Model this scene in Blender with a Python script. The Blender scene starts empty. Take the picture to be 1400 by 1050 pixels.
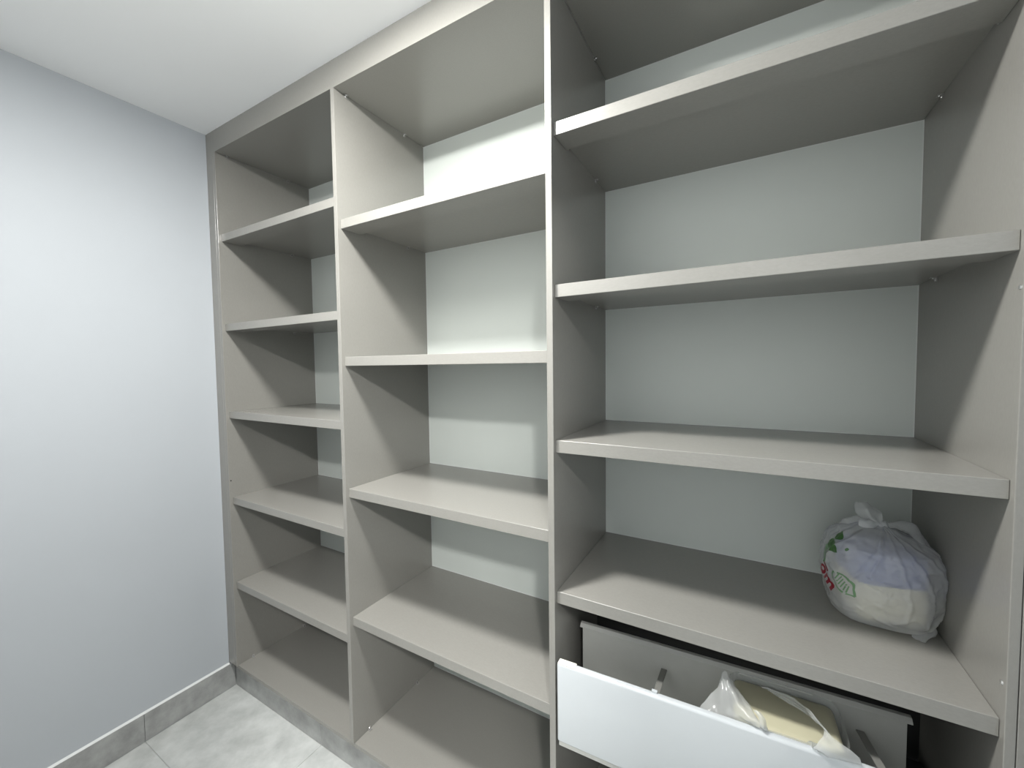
import bpy, bmesh, math, random
from mathutils import Vector, Matrix, noise
random.seed(4)
sc = bpy.context.scene
C = sc.collection

# ------------------------------------------------------------------ camera
cam_d = bpy.data.cameras.new('camera'); cam = bpy.data.objects.new('camera', cam_d); C.objects.link(cam)
cam_d.sensor_width = 36; cam_d.lens = 556.4 / 1400 * 36; cam_d.clip_start = .01
_y, _p, _r = -.5217, -.0453, -.0122
_f = Vector((math.sin(_y)*math.cos(_p), math.cos(_y)*math.cos(_p), math.sin(_p)))
_rt = Vector((math.cos(_y), -math.sin(_y), 0)); _up = _rt.cross(_f)
_r2 = _rt*math.cos(_r) + _up*math.sin(_r); _u2 = -_rt*math.sin(_r) + _up*math.cos(_r)
m = Matrix.Identity(4)
for i in range(3): m[i][0], m[i][1], m[i][2] = _r2[i], _u2[i], -_f[i]
m.translation = (2.2009, -.9847, 1.5767)
cam.matrix_world = m
sc.camera = cam

# ------------------------------------------------------------------ world, exposure
w = bpy.data.worlds.new('world'); sc.world = w; w.use_nodes = True
w.node_tree.nodes['Background'].inputs[0].default_value = (.8, .88, 1, 1)
w.node_tree.nodes['Background'].inputs[1].default_value = .02
sc.view_settings.view_transform = 'Standard'; sc.view_settings.look = 'None'
sc.view_settings.gamma = 1; sc.view_settings.use_curve_mapping = False
sc.view_settings.exposure = -0.02
LAMP_MAIN, LAMP_HALL = 600.0, 1120.0          # radiance of the two ceiling lamps' diffusers

# ------------------------------------------------------------------ materials
MATS = {}
def mat(name, col, rough=.5, spec=.5, noise_scale=0, noise_amt=0, bump=0, bump_scale=200, trans=None, coat=0, stretch=None):
    if name in MATS: return MATS[name]
    M = bpy.data.materials.new(name); M.use_nodes = True; MATS[name] = M
    nt = M.node_tree; b = nt.nodes['Principled BSDF']
    b.inputs['Base Color'].default_value = (*col, 1); b.inputs['Roughness'].default_value = rough
    b.inputs['Specular IOR Level'].default_value = spec; b.inputs['Coat Weight'].default_value = coat
    tc = nt.nodes.new('ShaderNodeTexCoord')
    vec = tc.outputs['Object']
    if stretch:
        mp = nt.nodes.new('ShaderNodeMapping'); mp.inputs['Scale'].default_value = stretch
        nt.links.new(vec, mp.inputs['Vector']); vec = mp.outputs['Vector']
    if noise_amt:
        n = nt.nodes.new('ShaderNodeTexNoise'); n.inputs['Scale'].default_value = noise_scale; n.inputs['Detail'].default_value = 8
        n.inputs['Roughness'].default_value = .62
        nt.links.new(vec, n.inputs['Vector'])
        r = nt.nodes.new('ShaderNodeMapRange'); r.inputs['From Min'].default_value = .3; r.inputs['From Max'].default_value = .7
        r.inputs['To Min'].default_value = 1-noise_amt; r.inputs['To Max'].default_value = 1+noise_amt
        nt.links.new(n.outputs['Fac'], r.inputs['Value'])
        mx = nt.nodes.new('ShaderNodeMix'); mx.data_type = 'RGBA'; mx.blend_type = 'MULTIPLY'; mx.inputs['Factor'].default_value = 1
        mx.inputs['A'].default_value = (*col, 1)
        nt.links.new(r.outputs['Result'], mx.inputs['B']); nt.links.new(mx.outputs['Result'], b.inputs['Base Color'])
    if bump:
        n2 = nt.nodes.new('ShaderNodeTexNoise'); n2.inputs['Scale'].default_value = bump_scale; n2.inputs['Detail'].default_value = 3
        nt.links.new(vec, n2.inputs['Vector'])
        bp = nt.nodes.new('ShaderNodeBump'); bp.inputs['Strength'].default_value = bump; bp.inputs['Distance'].default_value = .001
        nt.links.new(n2.outputs['Fac'], bp.inputs['Height']); nt.links.new(bp.outputs['Normal'], b.inputs['Normal'])
    if trans is not None:      # thin plastic film: part of the light passes straight, part is scattered on through
        out = nt.nodes['Material Output']
        t = nt.nodes.new('ShaderNodeBsdfTransparent'); t.inputs[0].default_value = (.97, .98, .98, 1)
        tl = nt.nodes.new('ShaderNodeBsdfTranslucent'); tl.inputs[0].default_value = (*col, 1)
        m1 = nt.nodes.new('ShaderNodeMixShader'); m1.inputs[0].default_value = .35
        nt.links.new(b.outputs[0], m1.inputs[1]); nt.links.new(tl.outputs[0], m1.inputs[2])
        m2 = nt.nodes.new('ShaderNodeMixShader'); m2.inputs[0].default_value = trans
        nt.links.new(m1.outputs[0], m2.inputs[1]); nt.links.new(t.outputs[0], m2.inputs[2])
        nt.links.new(m2.outputs[0], out.inputs['Surface'])
    return M
LAM = mat('taupe_laminate', (.226, .222, .204), .27, .72, 260, .035, .06, 900, stretch=(1, 1, .35))
LAM_EDGE = mat('taupe_edge_band', (.232, .228, .210), .27, .72, 300, .04, .06, 1100, stretch=(.4, 1, 1))
PAINT = mat('pale_wall_paint', (.414, .440, .466), .6, .3, 3, .012, .05, 350)
PAINT2 = mat('fill_wall_paint', (.58, .595, .60), .6, .3, 3, .012, .05, 350)  # paint lightened on unseen walls so they bounce more fill into the shelves
BACKP = mat('pale_back_wall_paint', (.555, .592, .567), .6, .3, 3, .012, .05, 350)
CEIL = mat('white_ceiling_paint', (.84, .85, .855), .75, .2, 2, .01, .03, 250)
TILE = mat('concrete_look_tile', (.42, .435, .425), .38, .45, 9, .2, .05, 60)
SKIRT = mat('concrete_look_skirting', (.30, .306, .30), .42, .4, 14, .24, .05, 60)
GROUT = mat('grey_grout', (.36, .365, .36), .8, .2, 60, .06)
CAULK = mat('white_caulk', (.60, .615, .61), .5, .4, 40, .03)
METAL = mat('bright_screw_metal', (.55, .55, .54), .25, .6); MATS['bright_screw_metal'].node_tree.nodes['Principled BSDF'].inputs['Metallic'].default_value = .8
CLIP = mat('clear_bracket_plastic', (.52, .51, .49), .15, .6, trans=.45)
DARK = mat('dark_hole', (.02, .02, .02), .8, .2)
WHITE = mat('white_gloss_lacquer', (.50, .53, .55), .16, .5, 5, .008, coat=.3)
CREAMCAP = mat('ivory_plastic_cap', (.82, .80, .70), .3, .5)
STEEL = mat('grey_coated_steel', (.46, .465, .44), .35, .5, 20, .03)
CREAM = mat('cream_plastic', (.46, .44, .315), .35, .5, 8, .02)
FILM = mat('milky_plastic_film', (.80, .82, .83), .16, .8, 30, .04, .45, 70, trans=.50)
FILM3 = mat('thin_handle_film', (.82, .84, .84), .2, .7, 30, .04, .35, 90, trans=.56)
FILM2 = mat('clear_plastic_film', (.86, .88, .87), .2, .6, 30, .04, .4, 80, trans=.66)
INK_G = mat('green_print', (.045, .12, .035), .4, .4, 40, .2)
INK_L = mat('pale_green_print', (.13, .24, .13), .4, .4, 60, .1)
INK_R = mat('dark_red_print', (.20, .008, .02), .4, .4)
INK_K = mat('grey_print', (.09, .09, .11), .5, .4)

# ------------------------------------------------------------------ helpers
def add_box(bm, x0, x1, y0, y1, z0, z1):
    v = [bm.verts.new((x, y, z)) for z in (z0, z1) for y in (y0, y1) for x in (x0, x1)]
    for f in ((0, 2, 3, 1), (4, 5, 7, 6), (0, 1, 5, 4), (1, 3, 7, 5), (3, 2, 6, 7), (2, 0, 4, 6)):
        bm.faces.new([v[i] for i in f])
def link(name, me, material, parent=None):
    o = bpy.data.objects.new(name, me); C.objects.link(o)
    if material and not me.materials: me.materials.append(material)
    if parent is not None:
        o.parent = parent; o.matrix_parent_inverse = W(parent).inverted()
    return o
def W(o):
    M = o.matrix_basis.copy()
    return (W(o.parent) @ o.matrix_parent_inverse @ M) if o.parent else M
def obj(name, bm, material, parent=None, bevel=0, smooth=False, seg=2):
    if bevel:
        bmesh.ops.bevel(bm, geom=list(bm.edges), offset=bevel, segments=seg, affect='EDGES', profile=.5, clamp_overlap=True)
    bmesh.ops.recalc_face_normals(bm, faces=bm.faces)
    me = bpy.data.meshes.new(name); bm.to_mesh(me); bm.free()
    if smooth:
        for p in me.polygons: p.use_smooth = True
    return link(name, me, material, parent)
def box(name, b, material, parent=None, bevel=0, seg=2):
    bm = bmesh.new(); add_box(bm, *b); return obj(name, bm, material, parent, bevel, seg=seg)
def tag(o, label=None, cat=None, group=None, kind=None):
    if label: o['label'] = label
    if cat: o['category'] = cat
    if group: o['group'] = group
    if kind: o['kind'] = kind
    return o
def empty(name, loc):
    o = bpy.data.objects.new(name, None); C.objects.link(o); o.location = loc; o.empty_display_size = .05; return o
def struct(o, label=None): return tag(o, label, kind='structure')

# ------------------------------------------------------------------ measured sizes (metres)
DEP = .467            # depth of the unit: front at y=0, wall at y=DEP
CZ = 2.6687           # ceiling
RAIL = 2.5733         # underside of the top panel
X_S = .0755           # inner face, left side panel
D1, D2, TH = .898, 1.742, .018
X_R = 2.5876; X_END = 2.66
SB = .0144            # shelves stand back by this much
ZB = .1352            # top of bottom boards
Y_FRONT = -1.16       # wall with the doorway
PLY = .024            # face of the plinth

# ------------------------------------------------------------------ the room
struct(box('wall_back', (-.12, X_END+.12, DEP, DEP+.12, 0, CZ), BACKP), 'pale grey-green painted wall seen at the back of the shelves')
struct(box('wall_left', (-.12, 0, -2.9, DEP, 0, CZ), PAINT), 'plain pale blue-grey painted wall left of the shelving')
struct(box('wall_right', (X_END, X_END+.12, Y_FRONT, DEP, 0, CZ), PAINT))
DX0, DX1, DZ = 1.82, 2.535, 2.42
bm = bmesh.new()
add_box(bm, 0, DX0, Y_FRONT-.1, Y_FRONT, 0, CZ); add_box(bm, DX1, X_END+.12, Y_FRONT-.1, Y_FRONT, 0, CZ); add_box(bm, DX0, DX1, Y_FRONT-.1, Y_FRONT, DZ, CZ)
struct(obj('wall_front', bm, PAINT2))
struct(box('wall_hall', (0, 3.9, -3.0, -2.9, 0, CZ), PAINT2)); struct(box('wall_hall_side', (3.8, 3.9, -2.9, Y_FRONT, 0, CZ), PAINT))
struct(box('wall_hall_near', (X_END+.12, 3.8, Y_FRONT-.1, Y_FRONT, 0, CZ), PAINT))
struct(box('ceiling', (-.12, 3.9, -3.0, DEP+.12, CZ, CZ+.1), CEIL), 'white ceiling sloping away above the shelving')
fl = struct(box('floor', (-.12, 3.9, -3.0, DEP+.12, -.06, -.0025), GROUT), 'light grey tiled floor in front of the shelving')
S = .8; GAP = .0018
tile_me = {}
for ix in range(-1, 4):
    for iy in range(-4, 1):
        x0, y0 = max(.68+(ix)*S, 0)+GAP/2, -.332+iy*S+GAP/2
        x1, y1 = .68+(ix+1)*S-GAP/2, -.332+(iy+1)*S-GAP/2
        y0 = max(y0, -2.9); y1 = min(y1, .46); x1 = min(x1, 3.8)
        if y0 >= y1 or x0 >= x1: continue
        box('tile', (x0, x1, y0, y1, -.012, 0), TILE, fl, .0008, 1)
bb = struct(box('baseboard_left', (0, .004, -2.9, PLY-.001, 0, .1215), CAULK), 'grey tile skirting with white caulk along its top')
for y0, y1 in ((-.332+GAP/2, PLY-.0015), (-1.132+GAP/2, -.332-GAP/2), (-1.932+GAP/2, -1.132-GAP/2), (-2.732+GAP/2, -1.932-GAP/2)):
    box('tile', (.0005, .0104, y0, y1, .001, .1215), SKIRT, bb, .0007, 1)
bm = bmesh.new()
prof = [(0, .1215), (.0100, .1215), (.0075, .1232), (.0035, .1248), (0, .1268)]
va = [bm.verts.new((x, -2.9, z)) for x, z in prof]; vb = [bm.verts.new((x, PLY-.024, z)) for x, z in prof]
for i in range(5): bm.faces.new((va[i], va[(i+1) % 5], vb[(i+1) % 5], vb[i]))
bm.faces.new(va); bm.faces.new(vb)
obj('caulk_bead', bm, CAULK, bb)

# ------------------------------------------------------------------ ceiling lamps
def lamp(x, y, r, strength, label):
    t = tag(empty('ceiling_lamp', (x, y, CZ)), label, 'lamp', 'round ceiling lamps')
    bm = bmesh.new(); n = 48
    rings = [(r, 0), (r+.012, 0), (r+.012, -.006), (r+.004, -.010), (r, -.008)]
    vs = [[bm.verts.new((x+q*math.cos(2*math.pi*i/n), y+q*math.sin(2*math.pi*i/n), CZ+z)) for i in range(n)] for q, z in rings]
    for k in range(len(rings)):
        a, b = vs[k], vs[(k+1) % len(rings)]
        for i in range(n): bm.faces.new((a[i], a[(i+1) % n], b[(i+1) % n], b[i]))
    obj('rim', bm, mat('white_lamp_rim', (.8, .8, .8), .4), t, smooth=False)
    M = bpy.data.materials.new('lamp_diffuser'); M.use_nodes = True; nt = M.node_tree; nt.nodes.clear()
    e = nt.nodes.new('ShaderNodeEmission'); e.inputs[0].default_value = (1, .985, .955, 1); e.inputs[1].default_value = strength
    o_ = nt.nodes.new('ShaderNodeOutputMaterial'); nt.links.new(e.outputs[0], o_.inputs['Surface'])
    bm = bmesh.new()                       # shallow dome
    dome = [(r, .000), (r, -.005), (r*.97, -.010), (r*.86, -.012), (r*.6, -.013), (r*.3, -.0135)]
    dv = [[bm.verts.new((x+q*math.cos(2*math.pi*i/n), y+q*math.sin(2*math.pi*i/n), CZ-.004+z)) for i in range(n)] for q, z in dome]
    for a, b in zip(dv, dv[1:]):
        for i in range(n): bm.faces.new((a[i], a[(i+1) % n], b[(i+1) % n], b[i]))
    bm.faces.new(dv[-1])
    obj('diffuser', bm, M, t, smooth=True)
lamp(1.37, -.57, .105, LAMP_MAIN, 'round flush ceiling lamp over the pantry floor')
lamp(2.93, -1.95, .105, LAMP_HALL, 'round flush ceiling lamp in the hall outside')

# ------------------------------------------------------------------ shelving unit
U = tag(empty('shelving_unit', (1.33, DEP/2, 0)), 'built-in taupe laminate shelving in three bays covering the wall', 'shelving')
BV = .0012
TOPB = RAIL + TH
# frame
box('stile', (0.0005, X_S-TH-.0008, 0, .02, .131, CZ-.0005), LAM, U, BV)
box('side_panel', (X_S-TH, X_S, 0, DEP-.0005, .1305, RAIL), LAM, U, BV)
box('divider', (D1, D1+TH, 0, DEP-.0005, ZB, RAIL), LAM, U, BV)
box('divider', (D2, D2+TH, 0, DEP-.0005, ZB, RAIL), LAM, U, BV)
box('side_panel', (X_R, X_R+.0140, 0, DEP-.0005, .1305, RAIL), LAM, U, BV)
box('stile', (X_R+.0151, X_END-.0005, 0.0006, .02, .131, CZ-.0005), LAM, U, BV)
box('top_rail', (X_S-TH, X_R+.0140, 0, .0202, RAIL-.0003, CZ-.0005), LAM, U)
tops = [(X_S, D1, 0), (D1+TH, D2, 0), (D2+TH, X_R, 0)]

# bracket: a small clear corner clip with a screw head, sharing one mesh
def bracket_mesh():
    bm = bmesh.new()
    add_box(bm, 0, .0022, -.006, .006, -.011, 0); add_box(bm, .0022, .011, -.006, .006, -.0022, 0)
    bm.faces.ensure_lookup_table()
    n = 8
    for zc, ax in (((.006, 0, -.0022), 2), ((.0022, 0, -.006), 0)):
        a, b = [], []
        for i in range(n):
            c, s = math.cos(2*math.pi*i/n)*.0032, math.sin(2*math.pi*i/n)*.0032
            if ax == 2: a.append(bm.verts.new((zc[0]+c, s, zc[2]))); b.append(bm.verts.new((zc[0]+c*.7, s*.7, zc[2]-.0018)))
            else: a.append(bm.verts.new((zc[0], c, zc[2]+s))); b.append(bm.verts.new((zc[0]+.0018, c*.7, zc[2]+s*.7)))
        for i in range(n): bm.faces.new((a[i], a[(i+1) % n], b[(i+1) % n], b[i]))
        bm.faces.new(b)
    for f in list(bm.faces)[12:]: f.material_index = 1
    bmesh.ops.recalc_face_normals(bm, faces=bm.faces)
    me = bpy.data.meshes.new('shelf_bracket'); bm.to_mesh(me); bm.free(); me.materials.append(CLIP); me.materials.append(METAL); return me
BR = bracket_mesh()
def bracket(parent, x, y, z, side, up=False):
    o = link('shelf_bracket', BR, None, parent)
    o.matrix_basis = Matrix.Translation((x, y, z)) @ Matrix.Diagonal((side, 1, -1 if up else 1, 1))
def shelf(x0, x1, z, lip=True, t=.0335, u=.0168, y0=SB, name='shelf'):
    # one board with a doubled front lip: L-shaped profile
    bm = bmesh.new(); e = .0004
    if lip: pr = [(y0, z), (DEP-.0005, z), (DEP-.0005, z-u), (y0+.085, z-u), (y0+.085, z-t), (y0, z-t)]
    else: pr = [(y0, z), (DEP-.0005, z), (DEP-.0005, z-u), (y0, z-u)]
    va = [bm.verts.new((x0+e, y, zz)) for y, zz in pr]; vb = [bm.verts.new((x1-e, y, zz)) for y, zz in pr]
    n = len(pr)
    for i in range(n): bm.faces.new((va[i], vb[i], vb[(i+1) % n], va[(i+1) % n]))
    bm.faces.new(va); bm.faces.new(vb)
    o = obj(name, bm, LAM_EDGE, U, .0009, seg=1)
    return o
bays = [(X_S, D1, [2.2031, 1.7883, 1.3763, .9633, .5484]),
        (D1+TH, D2, [2.1154, 1.6161, 1.1233, .6287]),
        (D2+TH, X_R, [2.2059, 1.7889, 1.3750, .9592])]
for bi, (x0, x1, zs) in enumerate(bays):
    for z in zs:
        s = shelf(x0, x1, z)
        for y in (SB+.093, .352):
            bracket(s, x0+.0004, y, z-.0168, 1); bracket(s, x1-.0004, y, z-.0168, -1)
    tp = box('top_panel', (x0+.0004, x1-.0004, .0202, DEP-.0005, RAIL-.0003, RAIL+TH), LAM, U)
    for y in (.05, .345):
        bracket(tp, x0+.0004, y, RAIL-.0003, 1); bracket(tp, x1-.0004, y, RAIL-.0003, -1)
    bx0 = x0-TH if bi == 0 else x0-TH/2
    bx1 = x1+.0140 if bi == 2 else x1+TH/2
    bp = box('bottom_board', (bx0+.0003, bx1-.0003, .006, DEP-.0005, .1305-.012, ZB-.0002), LAM, U, .0008)
    for y in (.075, .345):
        bracket(bp, x0+.0004, y, ZB-.0002, 1, True); bracket(bp, x1-.0004, y, ZB-.0002, -1, True)
# tiled plinth under the boards
pl = box('plinth', (.011, X_END-.001, PLY+.010, PLY+.03, 0, .118), LAM, U)
for a, b in ((.0108, .68-GAP/2), (.68+GAP/2, 1.48-GAP/2), (1.48+GAP/2, 2.28-GAP/2), (2.28+GAP/2, X_END-.001)):
    box('tile', (a, b, PLY, PLY+.0098, .001, .1175), SKIRT, pl, .0007, 1)
# caulk along the wall joints of each compartment (thin triangular beads, one per joint)
def bead(a, b, n1, n2, s=.0013):
    a, b, n1, n2 = map(Vector, (a, b, n1, n2)); bm = bmesh.new()
    va = [bm.verts.new(p) for p in (a, a+n1*s, a+n2*s)]; vb = [bm.verts.new(p) for p in (b, b+n1*s, b+n2*s)]
    for i in range(3): bm.faces.new((va[i], va[(i+1) % 3], vb[(i+1) % 3], vb[i]))
    bm.faces.new(va); bm.faces.new(vb)
    obj('caulk_bead', bm, CAULK, U)
yb = DEP-.0002
for x0, x1, zs in bays:
    levels = [RAIL-.0003] + zs + [ZB]
    for k in range(len(levels)-1):
        top = levels[k] - (.0168 if k else 0); bot = levels[k+1]
        bead((x0, yb, bot), (x0, yb, top), (1, 0, 0), (0, -1, 0)); bead((x1, yb, bot), (x1, yb, top), (-1, 0, 0), (0, -1, 0))
        bead((x0, yb, top), (x1, yb, top), (0, 0, -1), (0, -1, 0)); bead((x0, yb, bot), (x1, yb, bot), (0, 0, 1), (0, -1, 0))
# near-black board added to darken the shaded gap behind the drawer
box('gap_darkening_board', (D2+TH+.0006, X_R-.0006, .36, .366, .42, .9415), mat('gap_darkening_black', (.015, .015, .015), .6, .3), U, .0006)
# screws in the side panels
def screw(x, y, z, side, material, r=.004):
    bm = bmesh.new(); bmesh.ops.create_cone(bm, cap_ends=True, segments=14, radius1=r, radius2=r*.8, depth=.0024)
    bmesh.ops.rotate(bm, verts=bm.verts, cent=(0, 0, 0), matrix=Matrix.Rotation(math.pi/2*side, 3, 'Y'))
    bmesh.ops.translate(bm, verts=bm.verts, vec=(x+side*.0010, y, z)); obj('screw', bm, material, U)
screw(X_R, .0085, 1.694, -1, METAL); screw(X_R, .0125, 1.025, -1, METAL); screw(X_S, .009, 1.044, 1, DARK, .003)

# ------------------------------------------------------------------ pulled-out drawer in the right bay
YAW = math.radians(2.4); FX, FY, FZ0, FZ1 = 1.781, -.039, .586, .800
DR = empty('drawer', (FX, FY, FZ0)); DR.parent = U; DR.matrix_parent_inverse = W(U).inverted(); DR.rotation_euler.z = YAW
def local(o): o.matrix_parent_inverse = Matrix.Identity(4); return o      # coordinates inside the drawer
fw, fh = .785, FZ1-FZ0
bm = bmesh.new(); add_box(bm, 0, fw, 0, .019, 0, fh)
vert = [e for e in bm.edges if True]
o = local(obj('front_panel', bm, WHITE, DR, .0065, smooth=True, seg=4)); o['label'] = 'glossy white drawer front'
local(box('edge_cap', (.003, .050, .0006, .0184, fh-.003, fh+.0016), CREAMCAP, DR, .0015))
local(box('bottom_rail', (.004, fw-.004, .004, .022, -.012, -.0004), STEEL, DR, .001))
local(box('base', (.010, fw-.03, .0195, .192, .008, .014), STEEL, DR, .001))
o = local(box('rear_panel', (.0125, .742, .1835, .1905, .0145, fh-.008), STEEL, DR, .0008)); o['label'] = 'grey coated metal drawer back'
bm = bmesh.new()
pr = [(.178, fh-.0078), (.178, fh-.0058), (.186, fh+.0022), (.196, fh+.0022), (.196, fh-.0078)]
va = [bm.verts.new((.006, y, z)) for y, z in pr]; vb = [bm.verts.new((.750, y, z)) for y, z in pr]
for i in range(5): bm.faces.new((va[i], vb[i], vb[(i+1) % 5], va[(i+1) % 5]))
bm.faces.new(va); bm.faces.new(vb); local(obj('rear_cap', bm, STEEL, DR, .0004, seg=1))
local(box('side_rail', (.008, .0098, .0195, .183, .0145, .055), STEEL, DR, .0006)); local(box('side_rail', (fw-.029, fw-.027, .0195, .183, .0145, .055), STEEL, DR, .0006))
for x in (.236, .655):
    bm = bmesh.new()
    add_box(bm, x, x+.015, .0195, .1830, .152, .155)
    for v in bm.verts:
        if v.co.y < .1: v.co.z += .047
    local(obj('brace', bm, mat('dull_grey_plastic', (.20, .20, .185), .5, .3), DR, .0005))
    if x < .3: local(box('brace_foot', (x, x+.013, .010, .0175, fh-.004, fh+.0045), WHITE, DR, .001))
SLD = mat('dark_slide_metal', (.06, .06, .06), .4, .5)
box('slide', (D2+TH+.0004, FX+.004, .02, .34, .566, .590), SLD, U, .001); box('slide', (2.545, X_R-.0004, .04, .34, .566, .590), SLD, U, .001)

# ------------------------------------------------------------------ things in the drawer
def rbox(name, sx, sy, sz, r, material, parent=None, seg=5, dome=0):
    bm = bmesh.new(); add_box(bm, -sx/2, sx/2, -sy/2, sy/2, 0, sz)
    bmesh.ops.bevel(bm, geom=list(bm.edges), offset=r, segments=seg, affect='EDGES', profile=.5, clamp_overlap=True)
    bmesh.ops.recalc_face_normals(bm, faces=bm.faces)
    me = bpy.data.meshes.new(name); bm.to_mesh(me); bm.free()
    for p in me.polygons: p.use_smooth = True
    return link(name, me, material, parent)
cx, cy, cz = 2.285, .084, FZ0+.0145
ct = tag(empty('storage_tub', (cx, cy, cz)), 'cream plastic tub inside a clear bag in the open drawer', 'tub')
ct.rotation_euler.z = YAW
for o in (rbox('body', .195, .135, .150, .022, CREAM, ct), rbox('lid', .202, .142, .040, .016, CREAM, ct)):
    o.matrix_parent_inverse = Matrix.Identity(4)
    if o.name.startswith('lid'): o.location.z = .148

def sheet(name, rows, material, parent, crease=.003, sub=3, seed=0, rim=False, pleat=0, freq=4):
    """film sheet through a grid of control points, refined and crumpled"""
    def cr(p0, p1, p2, p3, t):
        return .5*((2*p1)+(-p0+p2)*t+(2*p0-5*p1+4*p2-p3)*t*t+(-p0+3*p1-3*p2+p3)*t**3)
    def refine(line):
        L = [line[0]]+line+[line[-1]]; out = []
        for i in range(1, len(L)-2):
            for k in range(sub): out.append(cr(L[i-1], L[i], L[i+1], L[i+2], k/sub))
        return out+[line[-1]]
    rows = [refine([Vector(p) for p in r]) for r in rows]
    cols = [refine([r[j] for r in rows]) for j in range(len(rows[0]))]
    bm = bmesh.new(); nc, nr = len(cols), len(cols[0])
    V = [[None]*nr for _ in range(nc)]
    for j in range(nc):
        for i in range(nr):
            p = cols[j][i]
            d = noise.noise_vector(p*55+Vector((seed, 0, 0)))*crease + noise.noise_vector(p*130+Vector((0, seed, 0)))*crease*.45
            p = p+d+Vector((0, -.6, .8))*pleat*math.sin(2*math.pi*freq*j/(nc-1))*math.sin(math.pi*min(1, .25+i/(nr-1)))
            if rim and p.z < FZ1+.004: p.y = max(p.y, inner(p.x)+.003)
            V[j][i] = bm.verts.new(p)
    for j in range(nc-1):
        for i in range(nr-1): bm.faces.new((V[j][i], V[j+1][i], V[j+1][i+1], V[j][i+1]))
    return obj(name, bm, material, parent, smooth=True)

# clear carrier bag slumped around the tub
cb = tag(empty('carrier_bag', (cx-.02, cy-.005, cz-.0005)), 'clear carrier bag with drooping handles around the tub in the drawer', 'plastic bag')
def inner(x): return FY+.0195+(x-FX)*math.tan(YAW)      # inner face of the drawer front
bm = bmesh.new(); N, K = 56, 22
rows = []
for k in range(K+1):
    v = k/K; ring = []
    for i in range(N):
        th = 2*math.pi*i/N; c, s = math.cos(th), math.sin(th); e = .42
        ux, uy = math.copysign(abs(c)**e, c), math.copysign(abs(s)**e, s)
        rx, ry = .112, .0795
        x, y = cx-.002+ux*rx, cy+uy*ry
        if c < -.2: x -= .050*max(0, math.sin(math.pi*min(1, v*1.15)))*(-c)*(.6+.4*math.cos(th*3))
        z = cz-.0002+.197*v
        q = Vector((x, y, z)); a = .0028*min(1, v*4)
        q += noise.noise_vector(q*38)*a + noise.noise_vector(q*95)*a*.4
        q.y = min(max(q.y, inner(q.x)+.002), inner(q.x)+.160)
        ring.append(bm.verts.new(q))
    rows.append(ring)
for k in range(K):
    for i in range(N): bm.faces.new((rows[k][i], rows[k][(i+1) % N], rows[k+1][(i+1) % N], rows[k+1][i]))
bm.faces.new(rows[0])
obj('bag_body', bm, FILM2, cb, smooth=True)
# left handle: a peaked flap whose strip hangs down over the tub's front
sheet('handle', [[(2.118, .010, .782), (2.150, .045, .822), (2.166, .058, .856), (2.178, .062, .842), (2.196, .062, .815)],
                 [(2.125, -.004, .775), (2.150, .020, .806), (2.170, .030, .832), (2.196, .026, .828), (2.222, .020, .815)],
                 [(2.145, -.012, .770), (2.165, .000, .790), (2.190, .004, .806), (2.216, -.004, .818), (2.238, -.010, .812)],
                 [(2.170, -.015, .760), (2.195, -.013, .780), (2.220, -.013, .796), (2.237, -.015, .806), (2.246, -.016, .800)]],
      FILM3, cb, .0035, 6, 3, True, .0022, 3.5)
# right handle: twisted strip that fans out at the front rim
sheet('handle', [[(2.235, .090, .826), (2.255, .085, .824), (2.270, .080, .822)],
                 [(2.300, .070, .838), (2.312, .062, .826), (2.322, .060, .818)],
                 [(2.334, .024, .842), (2.338, .020, .836), (2.344, .022, .831)],
                 [(2.345, -.004, .838), (2.351, -.006, .842), (2.357, -.003, .835)],
                 [(2.325, -.015, .806), (2.356, -.019, .824), (2.394, -.013, .822)],
                 [(2.312, -.016, .790), (2.356, -.020, .800), (2.402, -.012, .800)]],
      FILM3, cb, .002, 7, 9, True, .0035, 3.5)
sheet('tie', [[(2.223, -.004, .834), (2.230, -.008, .838), (2.237, -.004, .834)],
              [(2.232, -.012, .828), (2.239, -.018, .832), (2.246, -.012, .826)],
              [(2.236, -.014, .808), (2.243, -.020, .810), (2.250, -.014, .806)],
              [(2.234, -.014, .780), (2.243, -.020, .780), (2.252, -.014, .780)]], FILM, cb, .001, 4, 5, True)

# ------------------------------------------------------------------ tied plastic bag on the lowest shelf of the right bay
BX, BY, BZ, BH = 2.487, .305, .9595, .226
def lerp_tab(tab, t):
    for (a, va), (b, vb_) in zip(tab, tab[1:]):
        if t <= b:
            u = (t-a)/(b-a); u = u*u*(3-2*u)*.5+u*.5
            return va+(vb_-va)*u
    return tab[-1][1]
PROF = [(0, .72), (.04, .86), (.15, .955), (.35, 1.02), (.55, 1.05), (.70, .99), (.80, .86), (.90, .55), (.96, .27), (1, .10)]
PROF_L = [(0, .74), (.04, .86), (.15, .955), (.35, 1.02), (.55, 1.04), (.70, 1.0), (.82, .93), (.91, .78), (.97, .42), (1, .10)]
RIDGES = [[(-8, .222), (-22, .160), (-34, .115), (-40, .075)], [(-4, .222), (-14, .165), (-20, .130)], [(4, .22), (10, .14), (16, .085), (14, .04)],
          [(14, .22), (30, .15), (38, .08), (34, .03)], [(30, .215), (52, .14), (62, .06)], [(58, .125), (56, .06), (44, .018)], [(-45, .21), (-60, .17), (-70, .12)],
          [(-8, .105), (-2, .092), (4, .088)], [(0, .10), (-6, .085), (-10, .06)], [(6, .03), (20, .05), (30, .035)], [(-30, .05), (-12, .03), (6, .022)], [(70, .19), (84, .12), (88, .05)]]
RIDGES = [[(math.radians(a)*.105, b) for a, b in r_] for r_ in RIDGES]
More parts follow.
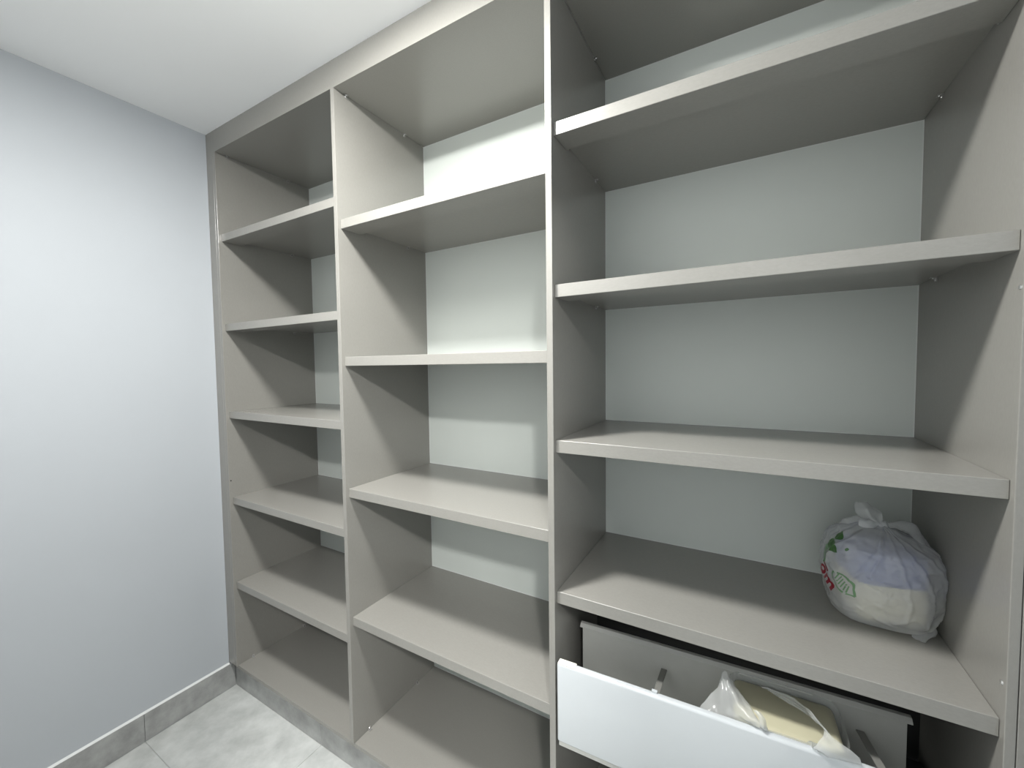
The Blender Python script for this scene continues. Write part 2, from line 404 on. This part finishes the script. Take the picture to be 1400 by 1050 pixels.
def ridge(th, z):
    th = (th+math.pi) % (2*math.pi)-math.pi
    u = th*.105; h = 0
    for k_, r_ in enumerate(RIDGES):
        for (x0, y0), (x1, y1) in zip(r_, r_[1:]):
            L2 = (x1-x0)**2+(y1-y0)**2; t = max(0, min(1, ((u-x0)*(x1-x0)+(z-y0)*(y1-y0))/L2))
            d = math.hypot(u-x0-t*(x1-x0), z-y0-t*(y1-y0))
            if d < .012: h = max(h, math.exp(-(d/.0034)**1.3)*(.0046 if k_ < 7 else .0034))
    return h
FOLDS = [(random.uniform(0, 6.28), random.choice((5, 7, 9, 11, 14)), random.uniform(.5, 1)) for _ in range(6)]
def bag_point(th, z, off=0.0):
    """th: 0 faces -y, positive towards +x; z: height above the shelf"""
    v = min(max(z/BH, 0), 1)
    c, s = math.sin(th), -math.cos(th)
    k = (abs(c)**2.7+abs(s)**2.7)**(-1/2.7)
    left = max(0, math.cos(th+math.radians(78)))**2
    r = .1095*k*(lerp_tab(PROF, v)*(1-left)+lerp_tab(PROF_L, v)*left)
    fold = sum(a*(1-abs(math.sin(n*th/2+ph+v*1.2)))**2 for ph, n, a in FOLDS)/3
    amp = .10*max(0, (v-.35))**1.1+.018
    r *= 1+amp*(fold-.45)
    kx, ky = .012*(v**2)*0, -.020*max(0, v-.5)*2
    r += ridge(th, z)-.001
    x, y = BX+kx+c*r, BY+ky+s*r
    q = Vector((x, y, BZ+z+.0006))
    a = .0045*min(1, v*6+.2)
    d = noise.noise_vector(q*24)*a+noise.noise_vector(q*58)*a*.55+noise.noise_vector(q*120)*a*.22
    d.z *= min(1, v*5)
    q += d
    q += Vector((c, s, .15)).normalized()*off
    q.x = min(q.x, X_R-.0015); q.y = min(q.y, DEP-.004); q.z = max(q.z, BZ+.0004)
    return q
pb = tag(empty('plastic_bag', (BX, BY, BZ)), 'knotted milky white plastic bag with green and red print on shelf', 'plastic bag')
bm = bmesh.new(); N, K = 260, 100
rows = [[bm.verts.new(bag_point(2*math.pi*i/N, BH*(k/K))) for i in range(N)] for k in range(K+1)]
for k in range(K):
    for i in range(N): bm.faces.new((rows[k][i], rows[k][(i+1) % N], rows[k+1][(i+1) % N], rows[k+1][i]))
bm.faces.new(rows[0]); bm.faces.new(rows[-1])
obj('bag_body', bm, FILM, pb, smooth=True)
kx, ky, kz = BX, BY-.020, BZ+BH
# knot: a small pinched lump
bm = bmesh.new(); bmesh.ops.create_icosphere(bm, subdivisions=3, radius=.013)
for v in bm.verts:
    v.co *= 1+.35*noise.noise(v.co*160); v.co.z *= .8; v.co += Vector((kx, ky, kz))
obj('knot', bm, FILM, pb, smooth=True)
K0 = Vector((kx, ky, kz))
def P(dx, dy, dz): return K0+Vector((dx, dy, dz))
sheet('handle_ear', [[P(-.004, -.004, .002), P(0, -.006, .004), P(.004, -.004, .002)],
                     [P(-.036, .000, .008), P(-.020, -.016, .016), P(.000, .002, .020)],
                     [P(-.050, .004, .028), P(-.030, -.014, .036), P(-.006, .010, .034)],
                     [P(-.049, .010, .044), P(-.036, .000, .049), P(-.020, .012, .045)]], FILM, pb, .004, 5, 1)
sheet('handle_ear', [[P(-.006, -.006, -.002), P(-.004, -.010, .002), P(-.002, -.006, .006)],
                     [P(-.026, -.026, -.006), P(-.024, -.024, .008), P(-.018, -.014, .016)],
                     [P(-.046, -.026, -.002), P(-.046, -.022, .008), P(-.040, -.012, .014)]], FILM, pb, .003, 5, 2)
sheet('handle_ear', [[P(.004, -.004, -.002), P(.005, .000, .002), P(.006, .006, .000)],
                     [P(.028, -.018, -.002), P(.030, .002, .014), P(.030, .020, .004)],
                     [P(.054, -.022, -.016), P(.058, .002, .012), P(.056, .026, .000)],
                     [P(.072, -.022, -.038), P(.078, .000, -.020), P(.076, .026, -.020)],
                     [P(.080, -.024, -.058), P(.088, .000, -.048), P(.084, .024, -.046)]], FILM, pb, .005, 6, 4)
sheet('handle_ear', [[P(-.006, .002, -.002), P(-.006, .008, .004), P(-.004, .014, .000)],
                     [P(-.034, -.006, -.012), P(-.038, .010, .002), P(-.034, .026, -.002)],
                     [P(-.062, -.006, -.024), P(-.066, .014, -.004), P(-.060, .034, -.010)],
                     [P(-.078, .000, -.040), P(-.082, .016, -.022), P(-.076, .036, -.028)]], FILM, pb, .007, 6, 6)
# bottom corner of the bag, pinched flat on the shelf
sheet('seam_corner', [[(2.528, .222, BZ+.004), (2.530, .224, BZ+.010), (2.534, .230, BZ+.016)],
                      [(2.540, .209, BZ+.002), (2.548, .216, BZ+.009), (2.552, .228, BZ+.016)],
                      [(2.556, .222, BZ+.003), (2.566, .230, BZ+.010), (2.568, .238, BZ+.018)],
                      [(2.572, .240, BZ+.006), (2.577, .246, BZ+.012), (2.577, .252, BZ+.018)]], FILM, pb, .005, 6, 8)
# print on the film
def decal(name, polys, th0, z0, rot, material, off=.0012):
    bm = bmesh.new(); R = .108; c, s = math.cos(rot), math.sin(rot)
    for poly in polys:
        vs = []
        for u, v in poly:
            a, b = u*c-v*s, u*s+v*c
            vs.append(bm.verts.new(bag_point(th0+a/R, z0+b, off)))
        if len(vs) >= 3: bm.faces.new(vs)
    me = bpy.data.meshes.new(name); bm.to_mesh(me); bm.free(); return link(name, me, material, pb)
def glyphs(text, size):
    cu = bpy.data.curves.new('t', 'FONT'); cu.body = text; cu.size = size; cu.offset = size*.03; cu.resolution_u = 3
    to = bpy.data.objects.new('t', cu); C.objects.link(to)
    dg = bpy.context.evaluated_depsgraph_get(); dg.update()
    me = bpy.data.meshes.new_from_object(to.evaluated_get(dg)); bpy.data.objects.remove(to); bpy.data.curves.remove(cu)
    bmt = bmesh.new(); bmt.from_mesh(me); bpy.data.meshes.remove(me)
    bmesh.ops.triangulate(bmt, faces=bmt.faces)
    ps = [[(v.co.x, v.co.y) for v in f.verts] for f in bmt.faces]; bmt.free(); return ps
def stroke(pts, wd):
    out = []
    for (x0, y0), (x1, y1) in zip(pts, pts[1:]):
        L = math.hypot(x1-x0, y1-y0) or 1; nx, ny = -(y1-y0)/L*wd/2, (x1-x0)/L*wd/2
        out.append([(x0+nx, y0+ny), (x0-nx, y0-ny), (x1-nx, y1-ny), (x1+nx, y1+ny)])
    return out
D = math.radians
letters = glyphs('om', .046) + [[(.004, .0300), (.027, .0300), (.027, .0345), (.004, .0345)]]
decal('red_lettering', letters, D(-82), .098, D(-42), INK_R)
bars = []
for r_ in range(6):
    x = 0
    while x < .050-.004*abs(r_-2):
        L = random.uniform(.004, .010); bars.append([(x, -r_*.0048), (x+L, -r_*.0048), (x+L, -r_*.0048-.0013), (x, -r_*.0048-.0013)]); x += L+.0015
decal('small_print', bars, D(-80), .078, D(-40), INK_K)
def leaf(L, wd, n=10):
    up_ = [(L*i/n, wd*math.sin(math.pi*(i/n)**.8)) for i in range(n+1)]; lo = [(x, -y) for x, y in up_]
    return up_, lo
def leaf_fill(L, wd, m=8):
    a, b = leaf(L, wd, 16); P_ = lambda i, k: (a[i][0], a[i][1]+(b[i][1]-a[i][1])*k/m)
    return [[P_(i, k), P_(i, k+1), P_(i+1, k+1), P_(i+1, k)] for i in range(len(a)-1) for k in range(m)]
def leaf_line(L, wd):
    a, b = leaf(L, wd); o = stroke(a, .0042)+stroke(b, .0042)
    for i in range(2, 8): o += stroke([(a[i][0]-.004, a[i][1]*.55), (b[i][0]+.003, b[i][1]*.55)], .0022)
    return o
decal('leaf_print', leaf_fill(.046, .015), D(-74), .176, D(-14), INK_G)
decal('leaf_print', leaf_fill(.030, .010), D(-70), .198, D(-4), INK_G)
decal('leaf_print', leaf_fill(.030, .008), D(-76), .166, D(-58), INK_L)
decal('leaf_print', leaf_fill(.008, .004), D(-44), .176, D(0), INK_G)
decal('leaf_print', leaf_line(.054, .0200), D(-50), .113, D(-48), INK_L)
decal('leaf_print', leaf_line(.036, .012), D(-76), .150, D(-72), INK_L)

# package inside the bag, seen through the film
pk = tag(empty('wrapped_package', (BX+.002, BY, BZ+.0015)), 'cream package with a blue upper half showing through the knotted bag', 'package')
pk.rotation_euler.z = D(14)
PKM = mat('package_print', (.66, .63, .52), .4, .4)
nt = PKM.node_tree; b = nt.nodes['Principled BSDF']; tc = nt.nodes.new('ShaderNodeTexCoord'); sp = nt.nodes.new('ShaderNodeSeparateXYZ')
nt.links.new(tc.outputs['Generated'], sp.inputs[0]); rp = nt.nodes.new('ShaderNodeValToRGB'); rp.color_ramp.interpolation = 'CONSTANT'
rp.color_ramp.elements[0].color = (.70, .66, .50, 1); rp.color_ramp.elements[1].position = .56; rp.color_ramp.elements[1].color = (.035, .075, .30, 1)
nt.links.new(sp.outputs['Z'], rp.inputs[0]); nt.links.new(rp.outputs[0], b.inputs['Base Color'])
o = rbox('pack', .142, .140, .172, .028, PKM, pk, 6); o.matrix_parent_inverse = Matrix.Identity(4)
